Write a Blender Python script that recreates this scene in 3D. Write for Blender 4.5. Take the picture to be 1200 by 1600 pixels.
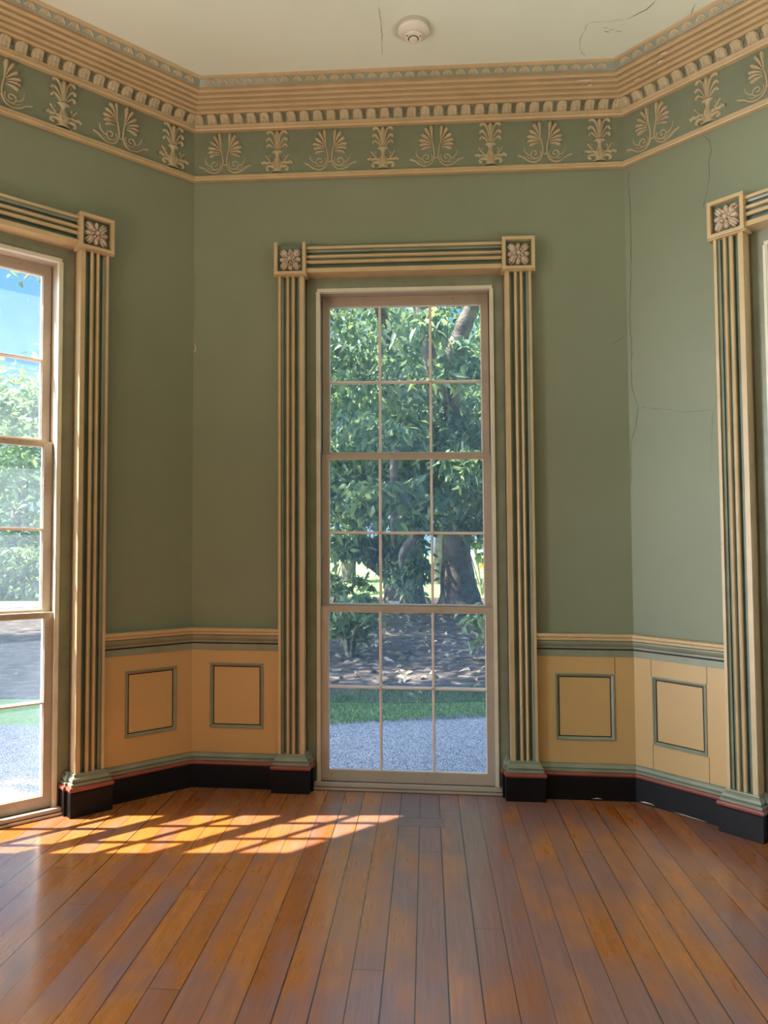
import bpy, math, random
import numpy as np
from mathutils import Vector, Matrix

for o in list(bpy.data.objects): bpy.data.objects.remove(o)
scene = bpy.context.scene
COL = scene.collection
random.seed(7); rng = np.random.default_rng(7)

# ------------------------------------------------------------------ camera
YAW, PITCH, ROLL, FPX = -0.0568, 0.0443, -0.0062, 1164.67
fwd = Vector((math.sin(YAW)*math.cos(PITCH), math.cos(YAW)*math.cos(PITCH), math.sin(PITCH)))
rt = Vector((math.cos(YAW), -math.sin(YAW), 0)); up = rt.cross(fwd)
r2 = rt*math.cos(ROLL) + up*math.sin(ROLL); u2 = -rt*math.sin(ROLL) + up*math.cos(ROLL)
cd = bpy.data.cameras.new('camera'); cam = bpy.data.objects.new('camera', cd); COL.objects.link(cam)
M = Matrix((r2, u2, -fwd)).transposed().to_4x4(); M.translation = Vector((0.1011, -4.1428, 1.3534))
cam.matrix_world = M
cd.sensor_fit = 'VERTICAL'; cd.sensor_height = 36; cd.lens = 36*FPX/1600; cd.clip_start = .02; cd.clip_end = 400
scene.camera = cam

# ------------------------------------------------------------------ light
SUN_DIR = Vector((1.0, 0.10, -1.36))
sd = bpy.data.lights.new('sun', 'SUN'); sd.energy = 25.0; sd.angle = math.radians(.55); sd.color = (1, .90, .76)
so = bpy.data.objects.new('sun', sd); so.rotation_euler = (-SUN_DIR).to_track_quat('Z', 'Y').to_euler(); so.location = (-12, -1, 14); COL.objects.link(so)

def area(name, loc, direction, sx, sy, power, color):
    l = bpy.data.lights.new(name, 'AREA'); l.shape = 'RECTANGLE'; l.size = sx; l.size_y = sy; l.energy = power; l.color = color
    o = bpy.data.objects.new(name, l); o.location = loc; o.rotation_euler = (-Vector(direction)).to_track_quat('Z', 'Y').to_euler(); COL.objects.link(o); return o
# added fill lamps at the side, set at made-up windows out of view
a = area('daylight_side_window', (-2.95, -2.62, 1.45), (1, .26, .10), .8, 2.6, 26, (.94, .97, 1.0)); a.data.spread = math.radians(52)
area('daylight_side_window', (-2.95, -4.9, 1.45), (1, 0, .9), 1.0, 2.6, 20, (1, .93, .80))
# added fill lamps tilted up to brighten the ceiling
a = area('daylight_side_window', (2.86, -3.3, 1.0), (-.75, .45, 2.0), 1.0, 1.7, 46, (1, .99, .90)); a.data.spread = math.radians(100)
a = area('daylight_side_window', (-2.86, -3.9, .9), (.75, .75, 2.0), .9, 1.5, 38, (1, .99, .90)); a.data.spread = math.radians(100)
for x_ in (-1.3, 1.3):  # added fill lamps along the rear wall, aimed steeply up
    a = area('daylight_rear_window', (x_, -6.42, 1.5), (0, 1, 5), 1.0, 2.6, 24, (1, .96, .84)); a.data.spread = math.radians(110)

world = bpy.data.worlds.new('sky'); scene.world = world; world.use_nodes = True
nt = world.node_tree; nt.nodes.clear()
wo = nt.nodes.new('ShaderNodeOutputWorld'); bg = nt.nodes.new('ShaderNodeBackground'); tc = nt.nodes.new('ShaderNodeTexCoord')
sx = nt.nodes.new('ShaderNodeSeparateXYZ'); rp = nt.nodes.new('ShaderNodeValToRGB')
nt.links.new(tc.outputs['Generated'], sx.inputs[0]); nt.links.new(sx.outputs['Z'], rp.inputs[0]); nt.links.new(rp.outputs[0], bg.inputs[0]); nt.links.new(bg.outputs[0], wo.inputs[0])
e = rp.color_ramp.elements
e[0].position = 0; e[0].color = (.30, .56, .82, 1); e[1].position = 1; e[1].color = (.24, .50, 1.25, 1)
e2 = e.new(.35); e2.color = (.12, .37, .74, 1)
bg.inputs[1].default_value = 1.5
# bright hazy sky towards the sun
dt = nt.nodes.new('ShaderNodeVectorMath'); dt.operation = 'DOT_PRODUCT'; nt.links.new(tc.outputs['Generated'], dt.inputs[0]); gd = Vector((-1, -.12, .38)).normalized(); dt.inputs[1].default_value = gd
gr_ = nt.nodes.new('ShaderNodeValToRGB'); nt.links.new(dt.outputs['Value'], gr_.inputs[0]); gr_.color_ramp.interpolation = 'EASE'
gr_.color_ramp.elements[0].position = .62; gr_.color_ramp.elements[0].color = (0, 0, 0, 1); gr_.color_ramp.elements[1].position = 1; gr_.color_ramp.elements[1].color = (.76, .88, 1, 1)
bg2 = nt.nodes.new('ShaderNodeBackground'); bg2.inputs[1].default_value = 10.5; nt.links.new(gr_.outputs[0], bg2.inputs[0])
ad = nt.nodes.new('ShaderNodeAddShader'); nt.links.new(bg.outputs[0], ad.inputs[0]); nt.links.new(bg2.outputs[0], ad.inputs[1]); nt.links.new(ad.outputs[0], wo.inputs[0])

scene.view_settings.view_transform = 'Standard'; scene.view_settings.look = 'None'
scene.view_settings.gamma = 1; scene.view_settings.use_curve_mapping = False; scene.view_settings.exposure = 0
c = scene.cycles
c.use_denoising = True; c.max_bounces = 8; c.diffuse_bounces = 5; c.glossy_bounces = 4; c.transmission_bounces = 6; c.transparent_max_bounces = 24
c.caustics_reflective = False; c.caustics_refractive = False; c.sample_clamp_indirect = 4

# ------------------------------------------------------------------ materials
class NT:
    def __init__(s, name):
        s.m = bpy.data.materials.new(name); s.m.use_nodes = True; s.t = s.m.node_tree
        s.b = s.t.nodes['Principled BSDF']; s.out = s.t.nodes['Material Output']
    def n(s, typ, **k):
        x = s.t.nodes.new(typ)
        for a, v in k.items(): setattr(x, a, v)
        return x
    def l(s, a, b): s.t.links.new(a, b)
    def coord(s): return s.n('ShaderNodeNewGeometry').outputs['Position']
    def noise(s, scale, detail=3, vec=None, rough=.55):
        x = s.n('ShaderNodeTexNoise'); x.inputs['Scale'].default_value = scale; x.inputs['Detail'].default_value = detail; x.inputs['Roughness'].default_value = rough
        s.l(vec or s.coord(), x.inputs['Vector']); return x.outputs['Fac']
    def ramp(s, fac, stops, interp='LINEAR'):
        x = s.n('ShaderNodeValToRGB'); x.color_ramp.interpolation = interp
        el = x.color_ramp.elements
        while len(el) < len(stops): el.new(.5)
        for e_, (p, c_) in zip(el, stops): e_.position = p; e_.color = (*c_, 1) if len(c_) == 3 else c_
        s.l(fac, x.inputs[0]); return x.outputs[0]
    def mix(s, fac, a, b, mode='MIX'):
        x = s.n('ShaderNodeMix', data_type='RGBA', blend_type=mode)
        for sock, v in ((x.inputs[0], fac), (x.inputs[6], a), (x.inputs[7], b)):
            if isinstance(v, (int, float)): sock.default_value = v
            elif isinstance(v, tuple): sock.default_value = (*v, 1)
            else: s.l(v, sock)
        return x.outputs[2]
    def math(s, op, a, b=None, clamp=False):
        x = s.n('ShaderNodeMath', operation=op, use_clamp=clamp)
        for sock, v in ((x.inputs[0], a), (x.inputs[1], b)):
            if v is None: continue
            if isinstance(v, (int, float)): sock.default_value = v
            else: s.l(v, sock)
        return x.outputs[0]
    def bump(s, h, strength=.2, dist=.002):
        x = s.n('ShaderNodeBump'); x.inputs['Strength'].default_value = strength; x.inputs['Distance'].default_value = dist
        s.l(h, x.inputs['Height']); s.l(x.outputs[0], s.b.inputs['Normal'])

def paint(name, col, var=.12, rough=.5, worn=None, wornamt=.0, bump=.15, scale=9):
    k = NT(name)
    f = k.noise(scale, 4)
    lo = tuple(c_*(1-var) for c_ in col); hi = tuple(min(1, c_*(1+var)) for c_ in col)
    cc = k.ramp(f, [(.3, lo), (.7, hi)])
    if worn:
        g = k.ramp(k.noise(38, 5, rough=.7), [(.66-wornamt, (0, 0, 0)), (.70-wornamt, (1, 1, 1))])
        cc = k.mix(g, cc, worn)
    k.l(cc, k.b.inputs['Base Color']); k.b.inputs['Roughness'].default_value = rough
    if bump: k.bump(k.noise(70, 3), bump, .002)
    return k.m

WALLG = (.225, .250, .168)
M_wall = paint('green wall paint', WALLG, .05, .62, scale=1.7, bump=.25)
M_ceil = paint('pale green ceiling paint', (.76, .80, .66), .04, .8, scale=1.2, bump=.1)
M_cream = paint('cream paint', (.56, .41, .225), .08, .42, worn=(.42, .33, .22), wornamt=.02)
M_dado = paint('cream dado paint', (.56, .37, .155), .04, .4, scale=4, bump=.1)
M_green = paint('sage trim paint', (.24, .26, .185), .12, .4)
M_dgreen = paint('groove paint', (.12, .155, .11), .15, .45)
M_sash = paint('sash cream paint', (.47, .39, .31), .08, .45, worn=(.35, .25, .16), wornamt=.03)
M_bead = paint('pale bead paint', (.70, .66, .52), .08, .4)
M_black = paint('black skirting paint', (.004, .003, .004), .3, .5, bump=.08); M_black.node_tree.nodes['Principled BSDF'].inputs['Specular IOR Level'].default_value = .25
M_red = paint('oxide red paint', (.26, .065, .045), .15, .4)
M_plaster = paint('ornament paint', (.50, .41, .25), .10, .5, worn=(.36, .24, .14), wornamt=.05, bump=.3)
M_plaster2 = paint('rosette paint', (.62, .50, .38), .18, .5, worn=(.30, .19, .11), wornamt=.08, bump=.4)
M_frieze = paint('frieze field paint', (.20, .225, .15), .08, .55)
M_dark = paint('dark joint', (.03, .025, .02), .1, .8, bump=0)
M_chip = paint('bare plaster', (.72, .66, .60), .1, .8)
M_crack = paint('plaster crack', (.10, .10, .07), .1, .9, bump=0)
M_bar = paint('glazing bar paint', (.86, .77, .72), .05, .45, worn=(.60, .42, .34), wornamt=.0)
M_white = paint('detector plastic', (.78, .72, .62), .02, .35, bump=0)
M_grey = paint('detector side', (.55, .50, .42), .02, .4, bump=0)
M_stone = paint('outer wall render', (.55, .50, .42), .1, .8)

def floor_material():
    k = NT('varnished floorboards'); pos = k.coord()
    sp = k.n('ShaderNodeSeparateXYZ'); k.l(pos, sp.inputs[0]); x, y = sp.outputs[0], sp.outputs[1]
    bx = k.math('DIVIDE', k.math('SUBTRACT', x, .055), .1012)
    cell = k.math('FLOOR', bx); fr = k.math('FRACT', bx)
    wn = k.n('ShaderNodeTexWhiteNoise', noise_dimensions='1D'); k.l(cell, wn.inputs['W'])
    rnd = wn.outputs['Value']
    # end joints: every board broken at its own place
    yy = k.math('ADD', k.math('DIVIDE', y, 3.1), k.math('MULTIPLY', rnd, 7.3))
    yfr = k.math('FRACT', yy); ycell = k.math('FLOOR', yy)
    cmb = k.n('ShaderNodeCombineXYZ'); k.l(cell, cmb.inputs[0]); k.l(ycell, cmb.inputs[1])
    wn2 = k.n('ShaderNodeTexWhiteNoise', noise_dimensions='2D'); k.l(cmb.outputs[0], wn2.inputs['Vector'])
    # grain
    gm = k.n('ShaderNodeCombineXYZ'); k.l(k.math('MULTIPLY', x, 60), gm.inputs[0]); k.l(k.math('MULTIPLY', y, 2.2), gm.inputs[1]); k.l(k.math('MULTIPLY', wn2.outputs['Value'], 30), gm.inputs[2])
    grain = k.noise(1.0, 5, vec=gm.outputs[0], rough=.65)
    base = k.ramp(wn2.outputs['Value'], [(0, (.36, .10, .016)), (.5, (.47, .15, .026)), (1, (.56, .20, .045))])
    col = k.mix(k.ramp(grain, [(.35, (1, 1, 1)), (.75, (0, 0, 0))]), k.mix(.55, base, (.24, .08, .022)), base)
    # worn greyish areas, stretched along the boards
    wm = k.n('ShaderNodeCombineXYZ'); k.l(k.math('ADD', k.math('MULTIPLY', x, 2.2), k.math('MULTIPLY', rnd, 1.1)), wm.inputs[0]); k.l(k.math('MULTIPLY', y, 1.1), wm.inputs[1])
    worn = k.noise(1.6, 3, vec=wm.outputs[0], rough=.55)
    fm = k.n('ShaderNodeCombineXYZ'); k.l(k.math('MULTIPLY', x, 80), fm.inputs[0]); k.l(k.math('MULTIPLY', y, 3.5), fm.inputs[1])
    fine = k.noise(1.0, 4, vec=fm.outputs[0], rough=.7)
    # traffic path in front of the window wears the varnish most
    tr = k.math('SUBTRACT', 1.0, k.math('ABSOLUTE', k.math('MULTIPLY', k.math('SUBTRACT', x, .35), .62)), clamp=True)
    w1 = k.math('ADD', k.math('ADD', worn, k.math('MULTIPLY', tr, .20)), k.math('MULTIPLY', k.math('SUBTRACT', fine, .5), .22))
    wfac = k.ramp(w1, [(.50, (0, 0, 0)), (.72, (.9, .9, .9))])
    col = k.mix(wfac, col, k.mix(k.ramp(fine, [(.3, (0, 0, 0)), (.7, (1, 1, 1))]), (.19, .095, .085), (.30, .17, .15)))
    # greyer repaired boards by the sill
    def band(v, a, b): return k.math('MULTIPLY', k.math('GREATER_THAN', v, a), k.math('LESS_THAN', v, b))
    rep1 = k.math('MULTIPLY', band(x, -.047, .156), k.math('GREATER_THAN', y, -.375))
    rep2 = k.math('MULTIPLY', band(x, -.047, .178), band(y, -.492, -.372))
    rep = k.math('MAXIMUM', rep1, rep2)
    col = k.mix(k.math('MULTIPLY', rep, .55), col, (.17, .105, .10))
    # seams
    sd_ = k.math('MULTIPLY', k.math('MINIMUM', fr, k.math('SUBTRACT', 1, fr)), .1012)
    wn3 = k.n('ShaderNodeTexWhiteNoise', noise_dimensions='1D'); k.l(k.math('ADD', k.math('FLOOR', k.math('ADD', bx, .5)), 31.5), wn3.inputs['W'])
    gapw = k.math('ADD', .0007, k.math('MULTIPLY', wn3.outputs['Value'], .0020))
    seam = k.math('LESS_THAN', sd_, gapw)
    seam = k.math('MULTIPLY', seam, k.math('SUBTRACT', 1, rep2))
    ed = k.math('MULTIPLY', k.math('MINIMUM', yfr, k.math('SUBTRACT', 1, yfr)), 3.1)
    seam = k.math('MAXIMUM', seam, k.math('LESS_THAN', ed, .0012))
    e1 = k.math('MULTIPLY', band(x, -.047, .178), k.math('MAXIMUM', band(y, -.494, -.490), band(y, -.376, -.372)))
    seam = k.math('MAXIMUM', seam, e1)
    spots = k.ramp(k.noise(14, 2), [(.765, (0, 0, 0)), (.785, (1, 1, 1))])
    col = k.mix(k.math('MULTIPLY', spots, .7), col, (.02, .015, .012))
    col = k.mix(k.math('MULTIPLY', seam, .9), col, (.016, .009, .006))
    k.l(col, k.b.inputs['Base Color'])
    rr = k.math('ADD', k.math('ADD', .20, k.math('MULTIPLY', wfac, .22)), k.math('MULTIPLY', fine, .12))
    k.l(rr, k.b.inputs['Roughness']); k.b.inputs['Specular IOR Level'].default_value = .6; k.b.inputs['Coat Weight'].default_value = .7; k.b.inputs['Coat Roughness'].default_value = .16; k.b.inputs['Coat IOR'].default_value = 1.6
    cup = k.math('MULTIPLY', k.math('MULTIPLY', fr, k.math('SUBTRACT', 1, fr)), 2.2)
    h = k.math('SUBTRACT', k.math('ADD', cup, k.math('MULTIPLY', grain, .22)), k.math('MULTIPLY', seam, 1.2))
    k.bump(h, .28, .002)
    return k.m
M_floor = floor_material()

def glass_material(name, dust, tint):
    k = NT(name); k.t.nodes.remove(k.b)
    tr = k.n('ShaderNodeBsdfTransparent'); tr.inputs[0].default_value = (*tint, 1)
    gl = k.n('ShaderNodeBsdfGlossy'); gl.inputs['Roughness'].default_value = .02
    df = k.n('ShaderNodeBsdfDiffuse'); df.inputs[0].default_value = (.72, .80, .95, 1)
    tl = k.n('ShaderNodeBsdfTranslucent'); tl.inputs[0].default_value = (.62, .76, 1.0, 1)
    dd = k.n('ShaderNodeMixShader'); dd.inputs[0].default_value = .75; k.l(df.outputs[0], dd.inputs[1]); k.l(tl.outputs[0], dd.inputs[2])
    fr = k.n('ShaderNodeLayerWeight'); fr.inputs[0].default_value = .15
    m1 = k.n('ShaderNodeMixShader'); k.l(k.math('MULTIPLY', fr.outputs['Fresnel'], .6), m1.inputs[0]); k.l(tr.outputs[0], m1.inputs[1]); k.l(gl.outputs[0], m1.inputs[2])
    m2 = k.n('ShaderNodeMixShader')
    f = k.ramp(k.noise(3.5, 6, rough=.65), [(.25, (dust*.5,)*3), (.75, (dust*1.5,)*3)])
    sp = k.ramp(k.noise(60, 2), [(.70, (0, 0, 0)), (.76, (dust*1.2,)*3)])
    k.l(k.math('ADD', f, sp), m2.inputs[0]); k.l(m1.outputs[0], m2.inputs[1]); k.l(dd.outputs[0], m2.inputs[2])
    k.l(m2.outputs[0], k.out.inputs[0]); return k.m
M_glass = glass_material('old window glass', .13, (.97, .98, .98))
M_glassL = glass_material('dusty window glass', .12, (.97, .98, .98))

def leaf_material(name, cols, trans=.45, rough=.38):
    k = NT(name); g = k.n('ShaderNodeNewGeometry')
    cc = k.ramp(g.outputs['Random Per Island'], [(i/(len(cols)-1), c_) for i, c_ in enumerate(cols)])
    k.l(cc, k.b.inputs['Base Color']); k.b.inputs['Roughness'].default_value = rough
    tl = k.n('ShaderNodeBsdfTranslucent'); k.l(k.mix(.5, cc, (.30, .43, .12)), tl.inputs[0])
    mx = k.n('ShaderNodeMixShader'); mx.inputs[0].default_value = trans
    k.l(k.b.outputs[0], mx.inputs[1]); k.l(tl.outputs[0], mx.inputs[2]); k.l(mx.outputs[0], k.out.inputs[0]); return k.m
M_leaf = leaf_material('glossy broad leaves', [(.05, .12, .085), (.10, .19, .13), (.16, .26, .18), (.23, .33, .22), (.40, .46, .18)])
M_leaf2 = leaf_material('mid green leaves', [(.07, .14, .08), (.13, .22, .12), (.23, .33, .16)])
M_leaf3 = leaf_material('bright shrub leaves', [(.13, .22, .11), (.22, .33, .17), (.36, .46, .22)])
M_dryleaf = leaf_material('fallen leaves', [(.10, .08, .06), (.20, .16, .11), (.42, .36, .26)], .1, .7)
M_grass = leaf_material('grass blades', [(.06, .13, .05), (.10, .19, .08), (.20, .28, .14)], .3, .6)

def bark(name, a, b, sc=5):
    k = NT(name)
    f = k.noise(sc, 5, rough=.7); cc = k.ramp(f, [(.35, a), (.62, b)])
    k.l(cc, k.b.inputs['Base Color']); k.b.inputs['Roughness'].default_value = .9; k.bump(k.noise(sc*4, 4), .7, .03); return k.m
M_bark = bark('dark bark', (.06, .05, .045), (.20, .17, .14))
M_bark2 = bark('mottled pale bark', (.12, .13, .08), (.46, .40, .28), 7)

def ground(name, stops, sc, bscale=30, bstr=.6, vor=False):
    k = NT(name)
    if vor:
        v = k.n('ShaderNodeTexVoronoi'); v.inputs['Scale'].default_value = sc; k.l(k.coord(), v.inputs['Vector'])
        wn = k.n('ShaderNodeSeparateColor'); k.l(v.outputs['Color'], wn.inputs[0])
        cc = k.ramp(wn.outputs[0], stops); k.bump(k.math('SUBTRACT', 1, v.outputs['Distance']), 1, .012)
    else:
        cc = k.ramp(k.noise(sc, 6, rough=.7), stops); k.bump(k.noise(bscale, 3), bstr, .03)
    k.l(cc, k.b.inputs['Base Color']); k.b.inputs['Roughness'].default_value = .95; return k.m
M_gravel = ground('gravel', [(0, (.14, .135, .15)), (.35, (.32, .31, .33)), (.7, (.44, .43, .45)), (1, (.66, .64, .64))], 105, vor=True)
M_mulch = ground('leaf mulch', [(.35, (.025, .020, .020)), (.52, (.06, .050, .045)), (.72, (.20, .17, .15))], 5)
M_lawn = ground('lawn grass', [(.3, (.16, .30, .07)), (.6, (.30, .46, .12)), (.8, (.42, .55, .20))], 1.5)
M_board = paint('white board', (.75, .74, .76), .03, .6)
M_orange = paint('orange panel', (.75, .33, .08), .05, .6)
M_wood = paint('weathered plank', (.42, .38, .24), .2, .8)

# ------------------------------------------------------------------ mesh tools
SL = -.0206
def warp(x, y, z):            # the old floor has sunk towards the right
    t = min(max(z, 0), 3.4)/3.4
    return (x, y, z + SL*x*(1-t))

W2 = 1.21875; A = .80; SLEN = 2.4375
class Frame:
    def __init__(s, O, th): s.O = Vector((O[0], O[1], 0)); s.th = th; s.T = Vector((math.cos(th), math.sin(th), 0)); s.N = Vector((math.sin(th), -math.cos(th), 0))
    def __call__(s, u, p, z): v = s.O + s.T*u + s.N*p; return warp(v.x, v.y, z)
    def raw(s, u, p, z): v = s.O + s.T*u + s.N*p; return (v.x, v.y, z)
    def place(s, o, u, p, z): v = s.O + s.T*u + s.N*p; o.location = (v.x, v.y, z); o.rotation_euler = (0, 0, s.th)
FB = Frame((0, 0), 0)
FL = Frame((-W2 - math.cos(A)*W2, -math.sin(A)*W2), A)
FR = Frame((W2 + math.cos(A)*W2, -math.sin(A)*W2), -A)
TA = math.tan(A/2)
# side walls continue straight back from the bay
XE = W2 + math.cos(A)*SLEN; YE = -math.sin(A)*SLEN; YR = -6.5

class MB:
    def __init__(s, fr=None): s.v = []; s.f = []; s.mi = []; s.mats = []; s.fr = fr or (lambda u, p, z: (u, p, z)); s.smooth = False
    def m(s, mat):
        if mat not in s.mats: s.mats.append(mat)
        return s.mats.index(mat)
    def add(s, vs, fs, mat):
        b = len(s.v); k = s.m(mat)
        s.v += [s.fr(*q) for q in vs]; s.f += [tuple(b+i for i in f) for f in fs]; s.mi += [k]*len(fs)
    def box(s, u0, u1, p0, p1, z0, z1, mat):
        s.add([(u0, p0, z0), (u1, p0, z0), (u1, p1, z0), (u0, p1, z0), (u0, p0, z1), (u1, p0, z1), (u1, p1, z1), (u0, p1, z1)],
              [(0, 1, 2, 3), (7, 6, 5, 4), (0, 4, 5, 1), (1, 5, 6, 2), (2, 6, 7, 3), (3, 7, 4, 0)], mat)
    def extr(s, prof, path_a, path_b, cap=True):
        """prof: list of (a, b, mat_of_segment_to_next); path_x(a, b) -> (u, p, z)"""
        n = len(prof)
        va = [path_a(q[0], q[1]) for q in prof]; vb = [path_b(q[0], q[1]) for q in prof]
        for i in range(n-1):
            s.add([va[i], vb[i], vb[i+1], va[i+1]], [(0, 1, 2, 3)], prof[i][2])
        if cap:
            s.add(va, [tuple(range(n))], prof[0][2]); s.add(vb, [tuple(range(n))[::-1]], prof[0][2])
    def hstrip(s, prof, uL, uR, mats=None, cap=True):
        """horizontal moulding: prof (p, z, mat); uL/uR functions of p"""
        s.extr(prof, lambda p, z: (uL(p), p, z), lambda p, z: (uR(p), p, z), cap)
    def ribbon(s, pts, ws, h, mat, n=None, p0=0.0, seg=4):
        """raised rounded band along pts [(u,z)] with half widths ws, height h, standing on plane p0"""
        P = [Vector((a, b)) for a, b in pts]
        rows = []
        for i, q in enumerate(P):
            t = (P[min(i+1, len(P)-1)] - P[max(i-1, 0)])
            t = t.normalized() if t.length > 1e-9 else Vector((0, 1)); nn = Vector((-t.y, t.x)); w = ws[i]
            hh = h*min(1, w/max(ws)*1.1+.15) if max(ws) > 0 else h
            rows.append([(q.x + nn.x*w*math.cos(math.pi*j/seg), p0 + hh*math.sin(math.pi*j/seg), q.y + nn.y*w*math.cos(math.pi*j/seg)) for j in range(seg+1)])
        vs = [v for r in rows for v in r]; fs = []
        k = seg+1
        for i in range(len(rows)-1):
            for j in range(seg): fs.append((i*k+j, i*k+j+1, (i+1)*k+j+1, (i+1)*k+j))
        s.add(vs, fs, mat)
    def build(s, name, parent=None, smooth=None, link=True):
        me = bpy.data.meshes.new(name); me.from_pydata(s.v, [], s.f)
        for m_ in s.mats: me.materials.append(m_)
        me.polygons.foreach_set('material_index', s.mi)
        if smooth if smooth is not None else s.smooth: me.polygons.foreach_set('use_smooth', [True]*len(me.polygons))
        me.update()
        o = bpy.data.objects.new(name, me); COL.objects.link(o)
        if parent is not None: o.parent = parent
        return o

def empty(name, loc=(0, 0, 0), rz=0, parent=None):
    o = bpy.data.objects.new(name, None); o.location = loc; o.rotation_euler = (0, 0, rz); o.empty_display_size = .1; COL.objects.link(o)
    if parent: o.parent = parent
    return o
def tag(o, label=None, cat=None, group=None, kind=None):
    if label: o['label'] = label
    if cat: o['category'] = cat
    if group: o['group'] = group
    if kind: o['kind'] = kind
    return o
def struct(o, label=None): 
    o['kind'] = 'structure'
    if label: o['label'] = label
    return o
def keep(o, parent):   # parent without moving
    o.parent = parent
    o.matrix_parent_inverse = parent.matrix_basis.inverted(); return o

def bez(p0, p1, p2, n=8):
    return [((1-t)**2*p0[0]+2*t*(1-t)*p1[0]+t*t*p2[0], (1-t)**2*p0[1]+2*t*(1-t)*p1[1]+t*t*p2[1]) for t in [i/n for i in range(n+1)]]
def crom(pts, n=6):
    out = []; P = [pts[0]] + list(pts) + [pts[-1]]
    for i in range(1, len(P)-2):
        a, b, c_, d = P[i-1], P[i], P[i+1], P[i+2]
        for j in range(n):
            t = j/n
            out.append(tuple(.5*((2*b[k]) + (-a[k]+c_[k])*t + (2*a[k]-5*b[k]+4*c_[k]-d[k])*t*t + (-a[k]+3*b[k]-3*c_[k]+d[k])*t**3) for k in range(len(b))))
    out.append(tuple(pts[-1])); return out

# ------------------------------------------------------------------ room shell
CO = {'B': -.015, 'L': 0.0, 'R': 0.0}     # window centre on each facet
ZH = 2.885; OP = .56
def wall(fr, name, co, label):
    b = MB(fr); T = .26; zt = 3.9
    ul, ur = -W2, W2
    # face pieces with subdivisions
    def face(u0, u1, z0, z1, nu=4, nz=8):
        vs = [(u0+(u1-u0)*i/nu, 0, z0+(z1-z0)*j/nz) for j in range(nz+1) for i in range(nu+1)]
        b.add(vs, [(j*(nu+1)+i, j*(nu+1)+i+1, (j+1)*(nu+1)+i+1, (j+1)*(nu+1)+i) for j in range(nz) for i in range(nu)], M_wall)
    for u0, u1 in ((ul, co-OP), (co+OP, ur)): face(u0, u1, -.05, ZH)
    face(ul, ur, ZH, zt, 8, 4)
    # outside face and opening sides
    oo = .50
    for u0, u1, z0, z1 in ((ul-.1, co-oo, -.3, zt+.3), (co+oo, ur+.1, -.3, zt+.3), (co-oo, co+oo, 2.84, zt+.3), (co-oo, co+oo, -.3, -.03)):
        b.box(u0, u1, -T, -.20, z0, z1, M_stone)
    for u0, u1 in ((ul-.02, co-OP), (co+OP, ur+.02)): b.box(u0, u1, -.205, -.01, -.05, zt, M_wall)
    b.box(co-OP, co+OP, -.205, -.01, ZH, zt, M_wall)
    b.box(co-OP, co-oo, -.205, -.06, -.05, ZH, M_sash); b.box(co+oo, co+OP, -.205, -.06, -.05, ZH, M_sash)
    b.box(co-oo, co+oo, -.205, -.06, 2.83, ZH, M_sash)
    return struct(b.build(name), label)
wB = wall(FB, 'wall_back', CO['B'], 'green painted wall behind the middle window')
wL = wall(FL, 'wall_left', CO['L'], 'green painted angled wall with the window at the left edge')
wR = wall(FR, 'wall_right', CO['R'], 'paler lit green angled wall on the right, with cracks')
def plain_wall(name, x0, y0, x1, y1):
    b = MB(); n = Vector((y1-y0, -(x1-x0), 0)).normalized()*-.15
    P = [(x0, y0), (x1, y1), (x1+n.x, y1+n.y), (x0+n.x, y0+n.y)]
    vs = [warp(a, c_, -.05) for a, c_ in P] + [warp(a, c_, 3.9) for a, c_ in P]
    b.add(vs, [(0, 1, 5, 4), (1, 2, 6, 5), (2, 3, 7, 6), (3, 0, 4, 7), (4, 5, 6, 7), (3, 2, 1, 0)], M_wall)
    return struct(b.build(name))
plain_wall('wall_side_right', XE, YE, XE, YR); plain_wall('wall_front', XE, YR, -XE, YR)
b = MB()   # left side wall; two unseen openings added so sun bounces into the room
ys = [YR, -5.6, -4.3, -3.5, -2.3, YE]
for i in range(5):
    y0, y1 = ys[i], ys[i+1]
    for z0, z1 in (((-.05, 3.9),) if i % 2 == 0 else ((-.05, .12), (2.8, 3.9))):
        P = [(-XE-.15, y0), (-XE, y0), (-XE, y1), (-XE-.15, y1)]
        b.add([warp(x, y, z0) for x, y in P] + [warp(x, y, z1) for x, y in P], [(3, 2, 1, 0), (4, 5, 6, 7), (0, 1, 5, 4), (1, 2, 6, 5), (2, 3, 7, 6), (3, 0, 4, 7)], M_wall)
struct(b.build('wall_side_left'))
outline = [(-XE, YR), (XE, YR), (XE, YE), (W2, 0), (-W2, 0), (-XE, YE)]
b = MB(); ex = [(-XE-.05, YR-.05), (XE+.05, YR-.05), (XE+.05, YE+.03), (W2+.03, .08), (-W2-.03, .08), (-XE-.05, YE+.03)]
b.add([warp(x, y, 0) for x, y in ex] + [(x, y, -.12+SL*x) for x, y in ex], [tuple(range(6)), tuple(range(11, 5, -1))] + [(i, i+6, (i+1) % 6+6, (i+1) % 6) for i in range(6)], M_floor)
struct(b.build('floor'), 'varnished orange-brown floorboards running towards the middle window')
b = MB(); b.add([(x, y, 3.89) for x, y in ex] + [(x, y, 4.1) for x, y in ex], [tuple(range(5, -1, -1)), tuple(range(6, 12))] + [(i, (i+1) % 6, (i+1) % 6+6, i+6) for i in range(6)], M_ceil)
ceiling = struct(b.build('ceiling'), 'pale green plaster ceiling with cracks near the right corner')

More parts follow.
